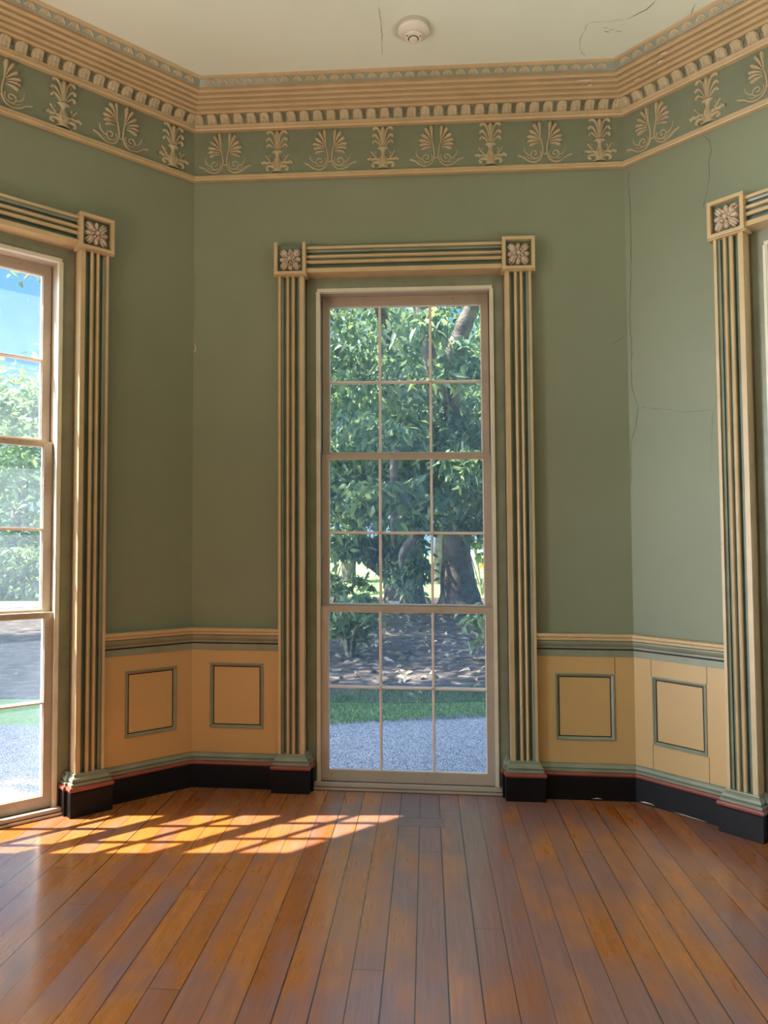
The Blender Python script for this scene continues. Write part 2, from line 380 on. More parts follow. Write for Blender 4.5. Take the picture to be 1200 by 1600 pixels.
def crack(fr, pts, w, parent, ceil=False, name='crack', jit=.006, mat=None):
    b = MB() if ceil else MB(fr)
    out = []
    for i in range(len(pts)-1):
        a, c_ = pts[i], pts[i+1]; n = max(2, int(math.dist(a, c_)/.02))
        for j in range(n):
            t = j/n; out.append((a[0]+(c_[0]-a[0])*t+random.uniform(-jit, jit)*.6, a[1]+(c_[1]-a[1])*t+random.uniform(-jit, jit)*.6))
    out.append(pts[-1]); vs = []
    for i, q in enumerate(out):
        d = Vector(out[min(i+1, len(out)-1)])-Vector(out[max(i-1, 0)]); d.normalize(); ww = w*random.uniform(.4, 1.3)*(.3 if i in (0, len(out)-1) else 1)
        for sgn in (-1, 1):
            x, y = q[0]-d.y*ww*sgn, q[1]+d.x*ww*sgn
            vs.append((x, y, 3.8885) if ceil else (x, .0012, y))
    b.add(vs, [(2*i, 2*i+1, 2*i+3, 2*i+2) for i in range(len(out)-1)], mat or M_crack)
    return b.build(name, parent)
crack(FR, [(-1.19, 3.43), (-1.187, 3.229), (-1.183, 3.084), (-1.188, 2.878), (-1.2, 2.661), (-1.194, 2.447), (-1.2, 2.213), (-1.159, 2.112), (-1.175, 2.006), (-1.205, 1.936), (-1.213, 1.809), (-1.214, 1.69)], .0014, wR)
crack(FR, [(-1.152, 2.104), (-.987, 2.068), (-.903, 2.04), (-.752, 2.036)], .0008, wR)
crack(FR, [(-.755, 2.04), (-.762, 1.85), (-.774, 1.718)], .0006, wR)
crack(FR, [(-.771, 3.445), (-.735, 3.40), (-.725, 3.338), (-.739, 3.301), (-.738, 3.202), (-.749, 3.16), (-.775, 3.064)], .0015, wR, jit=.004)
crack(FB, [(1.10, 2.45), (1.151, 2.471), (1.21, 2.513)], .0008, wB)
crack(FB, [(.671, 3.44), (.651, 3.331)], .0005, wB)
crack(FB, [(-1.212, 2.9), (-1.21, 2.75), (-1.213, 2.62)], .0008, wB)
crack(None, [(1.193, -.701), (1.167, -.64), (1.11, -.596), (1.084, -.58)], .0022, ceiling, True)
crack(None, [(1.084, -.58), (.989, -.569), (.909, -.57), (.895, -.456), (.903, -.383), (.951, -.309)], .0008, ceiling, True)
crack(None, [(1.193, -.701), (1.25, -.80), (1.30, -.95)], .0022, ceiling, True)
crack(None, [(1.387, -.668), (1.391, -.595)], .0015, ceiling, True)
crack(None, [(-.101, -.744), (-.097, -.568), (-.11, -.4)], .0009, ceiling, True)
for (x, y) in ((.985, -.53), (1.02, -.515), (1.06, -.50), (1.0, -.50)):
    crack(None, [(x, y), (x+.03, y+.004)], .0022, ceiling, True)
b = MB(FB); b.ribbon([(-1.213, 2.45), (-1.205, 2.475), (-1.21, 2.50)], [.003, .006, .002], .004, M_cream); b.build('plaster_nick', wB)

# ------------------------------------------------------------------ skirting
def mit(side):   # returns functions uL(p), uR(p) reaching the mitres of this facet
    return (lambda p: -(W2 - p*TA)), (lambda p: (W2 - p*TA))
def cst(x): return lambda p: x
def base_prof(e):
    return [(-.01, -.03, M_black), (e+.030, -.03, M_black), (e+.030, .118, M_black), (e+.026, .124, M_red), (e+.034, .128, M_red), (e+.036, .136, M_red), (e+.032, .144, M_red), (e+.024, .146, M_green),
            (e+.026, .150, M_green), (e+.026, .158, M_green), (e+.018, .160, M_dgreen), (e+.016, .163, M_green), (e+.020, .167, M_green), (e+.014, .180, M_green), (e+.006, .188, M_green), (e+.006, .195, M_green), (-.01, .195, M_green)]
names = {'B': 'back', 'L': 'left', 'R': 'right'}; FRS = {'B': FB, 'L': FL, 'R': FR}
for s in 'BLR':
    uL, uR = mit(s); co = CO[s]
    root = struct(empty('baseboard_' + names[s]))
    for a, c_ in ((uL, cst(co-.70)), (cst(co+.70), uR)):
        b = MB(FRS[s]); b.hstrip(base_prof(0), a, c_); b.build('skirting_run', root)
b = MB(FR); b.ribbon([(-1.20, .004), (-1.16, .010), (-1.12, .012), (-1.07, .004)], [.004, .008, .006, .003], .038, M_chip)
b.ribbon([(-1.05, .004), (-.95, .006), (-.86, .004), (-.78, .005)], [.002, .004, .003, .002], .036, M_chip)
o = b.build('worn_patch'); o.parent = bpy.data.objects['baseboard_right']
b = MB(FB); b.ribbon([(.93, .004), (1.0, .012), (1.07, .004)], [.003, .007, .003], .036, M_chip); o = b.build('worn_patch'); o.parent = bpy.data.objects['baseboard_back']

# ------------------------------------------------------------------ chair rail and dado panels
def rail_prof():
    return [(-.01, .882, M_cream), (.046, .881, M_cream), (.050, .876, M_cream), (.050, .868, M_cream), (.045, .862, M_cream), (.041, .860, M_cream), (.043, .855, M_cream), (.042, .848, M_green), (.038, .845, M_dgreen), (.036, .842, M_green),
            (.037, .836, M_green), (.033, .826, M_green), (.024, .816, M_green), (.019, .812, M_green), (.020, .805, M_green), (.016, .800, M_dark), (.008, .799, M_dark), (.008, .794, M_dark), (.014, .793, M_green), (.014, .758, M_green), (-.01, .758, M_green)]
n = 1
for s in 'BLR':
    uL, uR = mit(s); co = CO[s]
    root = struct(empty('trim_%d' % n), 'moulded chair rail on the %s wall' % names[s].replace('back', 'middle')); n += 1
    for a, c_ in ((uL, cst(co-.703)), (cst(co+.703), uR)):
        b = MB(FRS[s]); b.hstrip(rail_prof(), a, c_); b.build('chair_rail', root)

def dado(s, a, c_, f0, f1, z0, z1, label, joints=()):
    fr = FRS[s]; v = fr(( a+c_)/2, 0, 0)
    root = empty('wainscot_panel', v); tag(root, label, 'wall panel', 'cream wainscot panels below the chair rail')
    b = MB(fr); p = .010
    zb, zt = .19, .765
    b.box(a, f0, -.005, p, zb, zt, M_dado); b.box(f1, c_, -.005, p, zb, zt, M_dado); b.box(f0, f1, -.005, p, zb, z0, M_dado); b.box(f0, f1, -.005, p, z1, zt, M_dado)
    keep(b.build('frame_board'), root)
    b = MB(fr); w = .017
    # moulded green border: mitred
    prof = [(0, p), (0, p+.005), (w*.35, p+.006), (w*.6, p+.001), (w, .006), (w, .001)]
    ring = lambda d: [(f0+d, z0+d), (f1-d, z0+d), (f1-d, z1-d), (f0+d, z1-d)]
    for (d0, p0), (d1, p1) in zip(prof[:-1], prof[1:]):
        R0, R1 = ring(d0), ring(d1)
        for i in range(4):
            j = (i+1) % 4
            b.add([(R0[i][0], p0, R0[i][1]), (R0[j][0], p0, R0[j][1]), (R1[j][0], p1, R1[j][1]), (R1[i][0], p1, R1[i][1])], [(0, 1, 2, 3)], M_green)
    keep(b.build('panel_moulding'), root)
    b = MB(fr); b.box(f0+w-.001, f1-w+.001, -.004, .0015, z0+w-.001, z1-w+.001, M_dark); keep(b.build('shadow_gap'), root)
    b = MB(fr); g = w+.006; b.box(f0+g, f1-g, -.004, .004, z0+g, z1-g, M_dado); keep(b.build('field'), root)
    for x, za, zc in joints:
        b = MB(fr); b.box(x-.001, x+.001, .008, p+.0006, za, zc, M_dark); keep(b.build('joint'), root)
    return root
Z0, Z1 = .325, .686
dado('B', -W2, -.700, -1.112, -.811, .325, .686, 'orange-lit cream panel on the middle wall, left of the window')
dado('B', .690, W2, .792, 1.108, .311, .667, 'dim cream panel on the middle wall, right of the window', [(1.112, .667, .76)])
dado('L', .700, W2, .831, 1.122, .325, .675, 'orange-lit cream panel on the left angled wall beside the corner')
dado('R', -W2, -.700, -1.110, -.818, .316, .672, 'brightly lit cream panel on the right angled wall', [(-1.115, .672, .76), (-1.113, .19, .316), (-.812, .19, .316), (-.814, .672, .76)])
dado('L', -W2, -.700, -1.122, -.831, .325, .675, 'cream panel on the left angled wall beyond the left window')
dado('R', .700, W2, .818, 1.110, .316, .672, 'cream panel on the right angled wall beyond the right casing')

# ------------------------------------------------------------------ cornice, frieze
PITCH_T = SLEN/32
def cornice_prof():
    pr = [(-.01, 3.735, M_cream), (.030, 3.735, M_cream), (.036, 3.742, M_cream), (.036, 3.750, M_cream), (.030, 3.753, M_cream), (.032, 3.757, M_cream), (.034, 3.766, M_cream), (.026, 3.767, M_green), (.022, 3.775, M_green), (.028, 3.800, M_green), (.052, 3.815, M_cream)]
    # reeded soffit
    p, z = .060, 3.815; n_ = 5
    pr.append((p, z, M_cream))
    for i in range(n_):
        q0 = p + (.245-p)*i/n_; q1 = p + (.245-p)*(i+1)/n_; w0 = z + (3.853-z)*i/n_; w1 = z + (3.853-z)*(i+1)/n_; d = q1-q0
        pr += [(q0+d*.10, w0-.006, M_cream), (q0+d*.45, w0-.008, M_cream), (q0+d*.72, w0-.002, M_cream), (q0+d*.74, w0+.012, M_dgreen if i < 99 else M_cream), (q1, w1+.010, M_cream), (q1, w1-.002, M_cream)]
    pr += [(.252, 3.850, M_green), (.256, 3.856, M_green), (.274, 3.880, M_cream), (.284, 3.882, M_cream), (.292, 3.886, M_cream), (.292, 3.892, M_cream), (-.01, 3.90, M_cream)]
    return pr
def tongue_mesh():
    b = MB(); W, H = .0295, .050; nu, nz = 9, 9; vs = []; fs = []
    for j in range(nz+1):
        t = j/nz
        for i in range(nu+1):
            s_ = -1 + 2*i/nu
            w = W*(1 - .10*t**6)
            lobes = .0035*abs(math.cos(s_*math.pi*1.5)) + .003*math.sin(t*math.pi*3.2+abs(s_)*2.2)
            edge = (1-abs(s_)**6)*(1-(2*abs(t-.5))**8)
            pp = .020 + (.014 + .024*math.sin(t*math.pi*.62) + 1.9*lobes)*(.2+.8*edge) + .010*t
            vs.append((s_*w, -pp, H*t - .004*math.cos(s_*math.pi*3)*(1-t)))
    for j in range(nz):
        for i in range(nu):
            k = j*(nu+1)+i; fs.append((k, k+1, k+nu+2, k+nu+1))
    ring = [i for i in range(nu+1)] + [j*(nu+1)+nu for j in range(1, nz+1)] + [nz*(nu+1)+i for i in range(nu-1, -1, -1)] + [j*(nu+1) for j in range(nz-1, 0, -1)]
    b.add(vs, fs, M_plaster)
    b.add([vs[i] for i in ring] + [(vs[i][0], -.015, vs[i][2]) for i in ring], [(i, (i+1) % len(ring), (i+1) % len(ring)+len(ring), i+len(ring)) for i in range(len(ring))], M_dark)
    return b
def leaflet_mesh():
    b = MB()
    # ribbon coordinates (u, p, z) with local y = -p
    b.fr = lambda u, p, z: (u, -(p + z*.75 + .002), z)
    for sx_ in (-1, 1):
        b.ribbon([(0, .022), (.010*sx_, .020), (.020*sx_, .012), (.026*sx_, .003)], [.002, .005, .0055, .002], .006, M_plaster)
        b.ribbon([(.004*sx_, .016), (.010*sx_, .010), (.014*sx_, .002)], [.002, .004, .002], .005, M_plaster)
    b.ribbon([(0, .024), (0, .014), (0, .001)], [.002, .005, .002], .008, M_plaster)
    return b
tproto = lproto = None
n_vis = 32
for s in 'BLR':
    fr = FRS[s]; uL, uR = mit(s)
    root = struct(empty('trim_%d' % n), 'cream reeded cornice with leaf blocks on the %s wall' % names[s].replace('back', 'middle')); n += 1
    b = MB(fr); b.hstrip(cornice_prof(), uL, uR); b.build('cornice_moulding', root)
    b = MB(fr); b.hstrip([(-.01, 3.445, M_cream), (.026, 3.446, M_cream), (.028, 3.452, M_cream), (.026, 3.460, M_cream), (.021, 3.462, M_cream), (.024, 3.466, M_cream), (.022, 3.476, M_cream), (.010, 3.480, M_cream), (-.01, 3.481, M_cream)], uL, uR); b.build('picture_moulding', root)
    for i in range(n_vis):
        u = -W2 + PITCH_T*(i+.5)
        if abs(u) > W2-.03: u *= (W2-.036)/abs(u)
        if tproto is None:
            t_ = tongue_mesh().build('leaf_block', smooth=True); tproto = t_
        else:
            t_ = tproto.copy(); COL.objects.link(t_)
        fr.place(t_, u, 0, 3.767); t_.parent = root
    for i in range(n_vis):
        u = (-W2 + PITCH_T*(i+.5))*.885
        if lproto is None:
            t_ = leaflet_mesh().build('leaf_ornament', smooth=True); lproto = t_
        else:
            t_ = lproto.copy(); COL.objects.link(t_)
        fr.place(t_, u, .252, 3.853); t_.parent = root

def leafrib(b, base, ctrl, tip, w, h, mat=None, n=9):
    w *= 1.35; h *= 1.3
    P = bez(base, ctrl, tip, n); ws = []
    for i in range(n+1):
        t = i/n; ws.append(w*(.22 + .78*min(1, t/.72)**1.2)*(1 if t < .8 else math.sqrt(max(.02, 1-((t-.8)/.2)**2))))
    b.ribbon(P, ws, h, mat or M_plaster)
def lyre():     # pair of mirrored half palmettes over scrolls
    b = MB(); _rb = b.ribbon; b.ribbon = lambda p, w, h, m: _rb(p, [q*(1.3 if max(w) < .006 else 1.0) for q in w], h*1.15, m)
    b.fr = lambda u, p, z: (u, -p, z)
    for g in (-1, 1):
        bx, bz = .030*g, .118
        L = [((.022, .150), (.028, .205), (.031, .246), .0088), ((.026, .150), (.042, .205), (.066, .232), .0080), ((.028, .145), (.052, .180), (.088, .196), .0075),
             ((.028, .138), (.055, .158), (.100, .162), .0068), ((.028, .130), (.060, .142), (.098, .132), .0060), ((.026, .122), (.055, .122), (.088, .108), .0050)]
        for a, c_, t, w in L: leafrib(b, (a[0]*g, a[1]), (c_[0]*g, c_[1]), (t[0]*g, t[1]), w, .013)
        stem = crom([(.024*g, .152), (.014*g, .110), (.012*g, .070), (.026*g, .032), (.056*g, .014), (.092*g, .022), (.122*g, .044), (.152*g, .054)], 5)
        b.ribbon(stem, [.0038]*len(stem), .009, M_plaster)
        sp = [( (.056 + .034*(1-t)*math.cos(2.6+t*10.5))*g, .062 + .034*(1-t)*math.sin(2.6+t*10.5)) for t in [i/22 for i in range(20)]]
        b.ribbon(sp, [.0030]*len(sp), .007, M_plaster)
        b.ribbon([(.072*g, .050), (.096*g, .060), (.112*g, .078), (.116*g, .105)], [.002, .003, .003, .0015], .005, M_plaster)
        b.ribbon([(.060*g, .030), (.085*g, .036), (.105*g, .050)], [.001, .002, .001], .004, M_plaster)
    b.ribbon([(-.014, .060), (.014, .060)], [.003, .003], .008, M_plaster)
    return b
def plume():    # fountain of leaves rising from a vase
    b = MB(); _rb = b.ribbon; b.ribbon = lambda p, w, h, m: _rb(p, [q*(1.4 if max(w) < .011 else 1.0) for q in w], h*1.15, m)
    b.fr = lambda u, p, z: (u, -p, z)
    leafrib(b, (0, .135), (0, .2), (0, .252), .0065, .014)
    for g in (-1, 1):
        for pts, w in (([(.006, .14), (.012, .19), (.024, .235), (.044, .246), (.060, .232)], .0062), ([(.010, .14), (.020, .17), (.036, .198), (.052, .204), (.062, .188)], .0060),
                       ([(.013, .138), (.026, .155), (.042, .168), (.054, .164), (.058, .148)], .0058), ([(.003, .14), (.007, .19), (.014, .232)], .0040)):
            P = crom([(x*g, z) for x, z in pts], 5); m_ = len(P)
            b.ribbon(P, [w*(.35+.75*(i/m_)) if i < m_-2 else w*.5 for i in range(m_)], .012, M_plaster)
        b.ribbon(crom([(.018*g, .058), (.040*g, .066), (.058*g, .062), (.072*g, .068), (.092*g, .060)], 4), [.004+.004*math.sin(i*.9)**2 for i in range(17)], .010, M_plaster)
        b.ribbon(crom([(.012*g, .035), (.036*g, .045), (.056*g, .040), (.060*g, .026), (.046*g, .022)], 4), [.006]*17, .010, M_plaster)
        b.ribbon(crom([(.036*g, .075), (.052*g, .086), (.058*g, .100), (.068*g, .106)], 4), [.0035]*13, .008, M_plaster)
        b.ribbon([(.046*g, .092), (.040*g, .104), (.048*g, .110)], [.002, .004, .001], .007, M_plaster)
    b.ribbon([(-.032, .126), (-.02, .127), (0, .128), (.02, .127), (.032, .126)], [.001, .006, .007, .006, .001], .014, M_plaster)
    b.ribbon([(0, .122), (0, .112), (0, .100), (0, .085), (0, .068), (0, .045), (0, .022), (0, .010), (0, .006)], [.020, .012, .010, .016, .026, .030, .022, .040, .038], .018, M_plaster)
    for x in (-.016, 0, .016): b.ribbon([(x*.5, .025), (x, .05), (x*.9, .082)], [.002, .004, .001], .024, M_plaster)
    return b
pa, pb_ = None, None
spots = {'B': [(-1.038+.3036*i, 'AB'[i % 2]) for i in range(8)],
         'L': [(1.084-.302*i, 'BA'[i % 2]) for i in range(8)],
         'R': [(-1.040+.302*i, 'AB'[i % 2]) for i in range(8)]}
flabel = {'B': 'green plaster frieze above the middle window with palmettes and vases', 'L': 'green plaster frieze slanting down from the left edge of the room', 'R': 'brighter green plaster frieze on the right, rising to the right edge'}
for s in 'BLR':
    fr = FRS[s]; uL, uR = mit(s)
    root = empty('ornamental_frieze', fr.raw(0, 0, 3.48)); tag(root, flabel[s], 'frieze', 'plaster friezes below the cornice')
    b = MB(fr); b.hstrip([(-.01, 3.478, M_frieze), (.004, 3.479, M_frieze), (.004, 3.737, M_frieze), (-.01, 3.737, M_frieze)], uL, uR); keep(b.build('field'), root)
    for u, k_ in spots[s]:
        if k_ == 'A':
            if pa is None: o = pa = lyre().build('palmette_pair', smooth=True)
            else: o = pa.copy(); COL.objects.link(o)
        else:
            if pb_ is None: o = pb_ = plume().build('leafy_vase_ornament', smooth=True)
            else: o = pb_.copy(); COL.objects.link(o)
        fr.place(o, u, .003, 3.482); keep(o, root)
crack(FR, [(-.87, 3.70), (-.868, 3.60), (-.875, 3.50)], .001, bpy.data.objects['wall_right'])
# flaking paint on the cornice by the right corner
def chips(fr, spots_, root):
    for (u, p, z, l, h) in spots_:
        b = MB(fr); N = 9; vs = [(u, p, z)]
        for i in range(N):
            a = 2*math.pi*i/N; r = random.uniform(.6, 1.1); vs.append((u+math.cos(a)*l*r, p+math.sin(a)*h*r, z+math.sin(a)*h*.2*r))
        b.add(vs, [(0, i+1, (i+1) % N+1) for i in range(N)], M_chip); b.build('flaked_patch', root)
chips(FR, [(-.86, .205, 3.832, .022, .008), (-.90, .17, 3.824, .018, .006), (-1.05, .135, 3.817, .02, .006)], bpy.data.objects['trim_6'])
chips(FB, [(.97, .205, 3.832, .05, .006), (1.0, .17, 3.825, .02, .005)], bpy.data.objects['trim_4'])

# ------------------------------------------------------------------ window casings
PW = .144; PF = .055
def pil_prof(flip):
    L = [(0, -.01, M_cream), (0, PF, M_cream), (.10, PF, M_green), (.12, .042, M_green), (.19, .038, M_dgreen), (.20, .028, M_dgreen), (.30, .028, M_cream), (.31, .044, M_cream), (.33, .052, M_cream), (.37, PF, M_cream), (.41, .052, M_cream), (.43, .040, M_dgreen),
         (.455, .034, M_green), (.505, .034, M_dgreen), (.525, .040, M_cream), (.545, .052, M_cream), (.59, PF, M_cream), (.63, .052, M_cream), (.65, .044, M_dgreen), (.66, .028, M_dgreen), (.75, .028, M_green), (.77, .038, M_green), (.83, .042, M_cream), (.84, PF, M_cream), (1.0, PF, M_cream), (1.0, -.045, M_cream)]
    return L
def ringwrap(b, u0, u1, prof, pb0):
    """base wrapping a pilaster: prof (e, z, mat), front at pb0+e, sides at u0-e, u1+e"""
    for (e0, z0, m0), (e1, z1, _) in zip(prof[:-1], prof[1:]):
        A0 = [(u0-e0, -.04), (u0-e0, pb0+e0), (u1+e0, pb0+e0), (u1+e0, -.04)]; A1 = [(u0-e1, -.04), (u0-e1, pb0+e1), (u1+e1, pb0+e1), (u1+e1, -.04)]
        for i in range(3):
            b.add([(A0[i][0], A0[i][1], z0), (A0[i+1][0], A0[i+1][1], z0), (A1[i+1][0], A1[i+1][1], z1), (A1[i][0], A1[i][1], z1)], [(0, 1, 2, 3)], m0)
    e, z = prof[-1][0], prof[-1][1]; b.add([(u0-e, -.04, z), (u1+e, -.04, z), (u1+e, pb0+e, z), (u0-e, pb0+e, z)], [(0, 1, 2, 3)], prof[-1][2])
BASEP = [(.033, -.03, M_black), (.033, .118, M_black), (.029, .122, M_red), (.037, .127, M_red), (.039, .136, M_red), (.035, .145, M_red), (.026, .147, M_green), (.027, .151, M_green), (.027, .160, M_green), (.019, .162, M_dgreen), (.017, .165, M_green), (.022, .170, M_green), (.017, .182, M_green), (.006, .192, M_green), (.008, .197, M_green), (.006, .203, M_green)]
def rosette():
    b = MB(); _rb = b.ribbon; b.ribbon = lambda p, w, h, m: _rb(p, [q*.92 for q in w], h*1.35, m)
    b.fr = lambda u, p, z: (u, -p, z)
    for i in range(4):
        a = math.pi/4 + i*math.pi/2
        c_, s_ = math.cos(a), math.sin(a)
        for off, w, hgt in ((0, .010, .022), (-.26, .007, .017), (.26, .007, .017)):
            ca, sa = math.cos(a+off), math.sin(a+off)
            pts = [(ca*.022, sa*.022), (ca*.040, sa*.040), (c_*.055+(ca-c_)*.05, s_*.055+(sa-s_)*.05), (c_*.074+(ca-c_)*.045, s_*.074+(sa-s_)*.045)]
            b.ribbon(pts, [w*.6, w*1.15, w*1.1, w*.35], hgt, M_plaster2)
        a = i*math.pi/2; c_, s_ = math.cos(a), math.sin(a)
        b.ribbon([(c_*.02, s_*.02), (c_*.036, s_*.036), (c_*.050, s_*.050), (c_*.060, s_*.060)], [.008, .015, .014, .005], .019, M_plaster2)
        b.ribbon([(c_*.03, s_*.03), (c_*.056, s_*.056)], [.003, .002], .022, M_plaster2)
    for i in range(8):
        a = i*math.pi/4+.2; c_, s_ = math.cos(a), math.sin(a)
        b.ribbon([(c_*.010, s_*.010), (c_*.020, s_*.020), (c_*.028, s_*.028), (c_*.032, s_*.032)], [.004, .0085, .0085, .003], .031, M_plaster2)
    # centre button
    vs = []; fs = []
    for j in range(5):
        r = .0125*math.cos(j*math.pi/8); h = .026+.014*math.sin(j*math.pi/8)
        for i in range(12): vs.append((r*math.cos(i*math.pi/6), h, r*math.sin(i*math.pi/6)))
    for j in range(4):
        for i in range(12): fs.append((j*12+i, j*12+(i+1) % 12, (j+1)*12+(i+1) % 12, (j+1)*12+i))
    b.add(vs, fs, M_plaster2); return b
ros = None
def casing(s, label):
    global ros
    fr = FRS[s]; co = CO[s]; root = empty('window_surround', fr(co, 0, 0)); tag(root, label, 'window surround', 'reeded window surrounds with rosette corner blocks')
    for g in (-1, 1):
        uo, ui = co+g*.704, co+g*.560
        b = MB(fr); prof = [(uo+(ui-uo)*x, p, m_) for x, p, m_ in pil_prof(g)]
        b.extr(prof, lambda u, p: (u, p, .195), lambda u, p: (u, p, 2.875)); pil = keep(b.build('pilaster'), root)
        b = MB(fr); ringwrap(b, min(uo, ui), max(uo, ui), BASEP, PF)
        keep(b.build('pilaster_base'), root)
        b = MB(fr); a, c_ = (ui, ui-g*.020) if g < 0 else (ui-g*.020, ui)
        ringwrap(b, min(ui, ui-g*.022), max(ui, ui-g*.022), [(e-.010, z, m_) for e, z, m_ in BASEP], .012); keep(b.build('base_return'), root)
        # corner block
        bo, bi = co+g*.724, co+g*.546; x0, x1 = min(bo, bi), max(bo, bi); z0, z1 = 2.868, 3.050; w = .018; pf = .075
        broken = (s == 'B' and g < 0)
        b = MB(fr)
        b.box(x0+.004, x1-.004, -.005, .046, z0+.004, z1-.006, M_dgreen)  # darker green puts the shade between the petals into the field colour
        blk = keep(b.build('corner_block'), root)
        b = MB(fr)
        b.box(x0, x0+w, -.005, pf, z0, z1, M_cream); b.box(x1-w, x1, -.005, pf, z0, z1, M_cream); b.box(x0+w, x1-w, -.005, pf, z0, z0+w, M_cream)
        if not broken: b.box(x0+w, x1-w, -.005, pf, z1-w, z1, M_cream)
        b.box(x0-.004, x1+.004, -.005, pf-.012, z0-.006, z0+.004, M_cream)
        o = b.build('raised_border'); o.parent = blk; o.matrix_parent_inverse = root.matrix_basis.inverted() @ Matrix() if False else Matrix()
        o.matrix_parent_inverse = (root.matrix_basis @ root.matrix_basis.inverted()).inverted()
        if ros is None: r = ros = rosette().build('rosette', smooth=True)
        else: r = ros.copy(); COL.objects.link(r)
        mid = (x0+x1)/2; fr.place(r, mid, .046, (z0+z1)/2-.001); v = fr(mid, .046, (z0+z1)/2-.001); r.location = v
        r.parent = blk; r.matrix_parent_inverse = Matrix()
    # lintel: same reeding, horizontal, cream soffit below
    b = MB(fr); zb, zt = 2.882, 3.030
    seq = [(1-x, p, m_) for x, p, m_ in pil_prof(1)]
    P0 = [(zt, -.01), (zt, PF)]
    prof = [(p, zt-(zt-zb)*x, m_) for x, p, m_ in pil_prof(1)]
    prof[-1] = (-.045, zb, M_cream); prof = [q for q in prof]
    b.hstrip(prof, cst(co-.550), cst(co+.550)); keep(b.build('lintel'), root)
    return root
casing('B', 'reeded surround of the middle window, its top left corner block missing the top edge')
casing('L', 'reeded cream and green surround of the window at the left edge')
casing('R', 'brightly lit reeded surround at the right edge of the room')

# ------------------------------------------------------------------ windows
def window(num, s, glass):
    fr = FRS[s]; co = CO[s]; root = struct(empty('window_%d' % num))
    b = MB(fr); ji, jb = .497, .483
    for g in (-1, 1):
        a, c_ = sorted((co+g*OP, co+g*ji)); b.box(a, c_, -.06, -.040, -.01, 2.885, M_green)
        a, c_ = sorted((co+g*.500, co+g*.487)); b.box(a, c_, -.21, -.05, -.01, 2.83, M_sash)
    b.box(co-ji, co+ji, -.06, -.040, 2.815, 2.885, M_green); b.box(co-.5, co+.5, -.21, -.05, 2.803, 2.83, M_sash)
    b.build('jamb_lining', root)
    b = MB(fr)
    for g in (-1, 1):
        a, c_ = sorted((co+g*(ji+.002), co+g*jb)); b.box(a, c_, -.058, -.030, .03, 2.798, M_bead)
        b.box(a-.003 if g < 0 else a+.006, c_-.006 if g < 0 else c_+.003, -.045, -.026, .03, 2.7975, M_bead)
        a, c_ = sorted((co+g*.487, co+g*.474)); b.box(a, c_, -.200, -.178, .03, 2.803, M_sash)
    b.box(co-ji, co+ji, -.058, -.030, 2.798, 2.817, M_bead)
    b.build('stop_bead', root)
    b = MB(fr)
    b.box(co-.497, co+.497, -.26, -.02, -.02, .026, M_sash); b.box(co-.52, co+.52, -.03, .0, -.02, .036, M_sash); b.box(co-.54, co+.54, -.01, .012, -.02, .014, M_sash)
    b.box(co-.48, co+.48, -.0505, -.0495, .026, .034, M_dark); b.box(co-.52, co+.52, .0, .0015, .014, .0175, M_dark); b.box(co-.54, co+.54, .010, .0135, -.02, .003, M_dark)
    b.build('window_sill', root)
    for (z0, z1, g0, g1, zm, p1) in ((.030, 1.003, .094, .976, .553, -.050), (.985, 1.872, 1.014, 1.846, 1.421, -.095), (1.852, 2.802, 1.885, 2.748, 2.300, -.140)):
        p0 = p1-.038; so_ = .482; gi = .442
        b = MB(fr)
        for g in (-1, 1):
            a, c_ = sorted((co+g*so_, co+g*gi)); b.box(a, c_, p0, p1, z0, z1, M_sash)
        b.box(co-gi, co+gi, p0, p1, z0, g0, M_sash); b.box(co-gi, co+gi, p0, p1, g1, z1, M_sash)
        sash = b.build('window_sash', root)
        mz = [(g0+.002, zm-.008), (zm+.008, g1-.002)]; mw = .0075
        b = MB(fr); third = 2*gi/3
        for x in (co-gi+third, co+gi-third):
            b.box(x-mw, x+mw, p0+.004, p1-.012, g0, g1, M_bar); b.box(x-.0035, x+.0035, p1-.013, p1-.002, g0, g1, M_bar)
        b.box(co-gi, co+gi, p0+.004, p1-.012, zm-mw, zm+mw, M_bar); b.box(co-gi, co+gi, p1-.013, p1-.002, zm-.0035, zm+.0035, M_bar)
        # pale glazing beads round the opening
        for x0_, x1_ in ((co-gi, co-gi+.004), (co+gi-.004, co+gi)): b.box(x0_, x1_, p0+.008, p1-.010, g0, g1, M_bar)
        b.box(co-gi, co+gi, p0+.008, p1-.010, g0, g0+.004, M_bar); b.box(co-gi, co+gi, p0+.008, p1-.010, g1-.004, g1, M_bar)
        mu = b.build('glazing_bars', sash)
        for za, zc in mz:
            for i in range(3):
                x0_ = co-gi+third*i+.004; x1_ = x0_+third-.008
                b = MB(fr); b.add([(x0_, p0+.014, za), (x1_, p0+.014, za), (x1_, p0+.014, zc), (x0_, p0+.014, zc)], [(0, 1, 2, 3)], glass); b.build('pane', sash)
    return root
window(1, 'L', M_glassL); window(2, 'B', M_glass); window(3, 'R', M_glass)

# unseen windows added behind the camera to go with the fill lamps
def added_window(num, loc, rz):
    root = struct(empty('window_%d' % num, loc, rz))
    b = MB()
    for a in (-.58, .52): b.box(a, a+.06, -.02, .05, 0, 2.85, M_cream)
    b.box(-.58, .58, -.02, .05, 2.85, 2.93, M_cream); b.box(-.58, .58, -.02, .06, -.06, 0, M_cream)
    o = b.build('window_frame', root)
added_window(4, (-XE, -2.8, .12), -math.pi/2); added_window(7, (-XE, -4.9, .12), -math.pi/2); added_window(5, (-1.3, YR, .12), 0); added_window(8, (XE, -3.3, .12), math.pi/2); added_window(6, (1.3, YR, .12), 0)

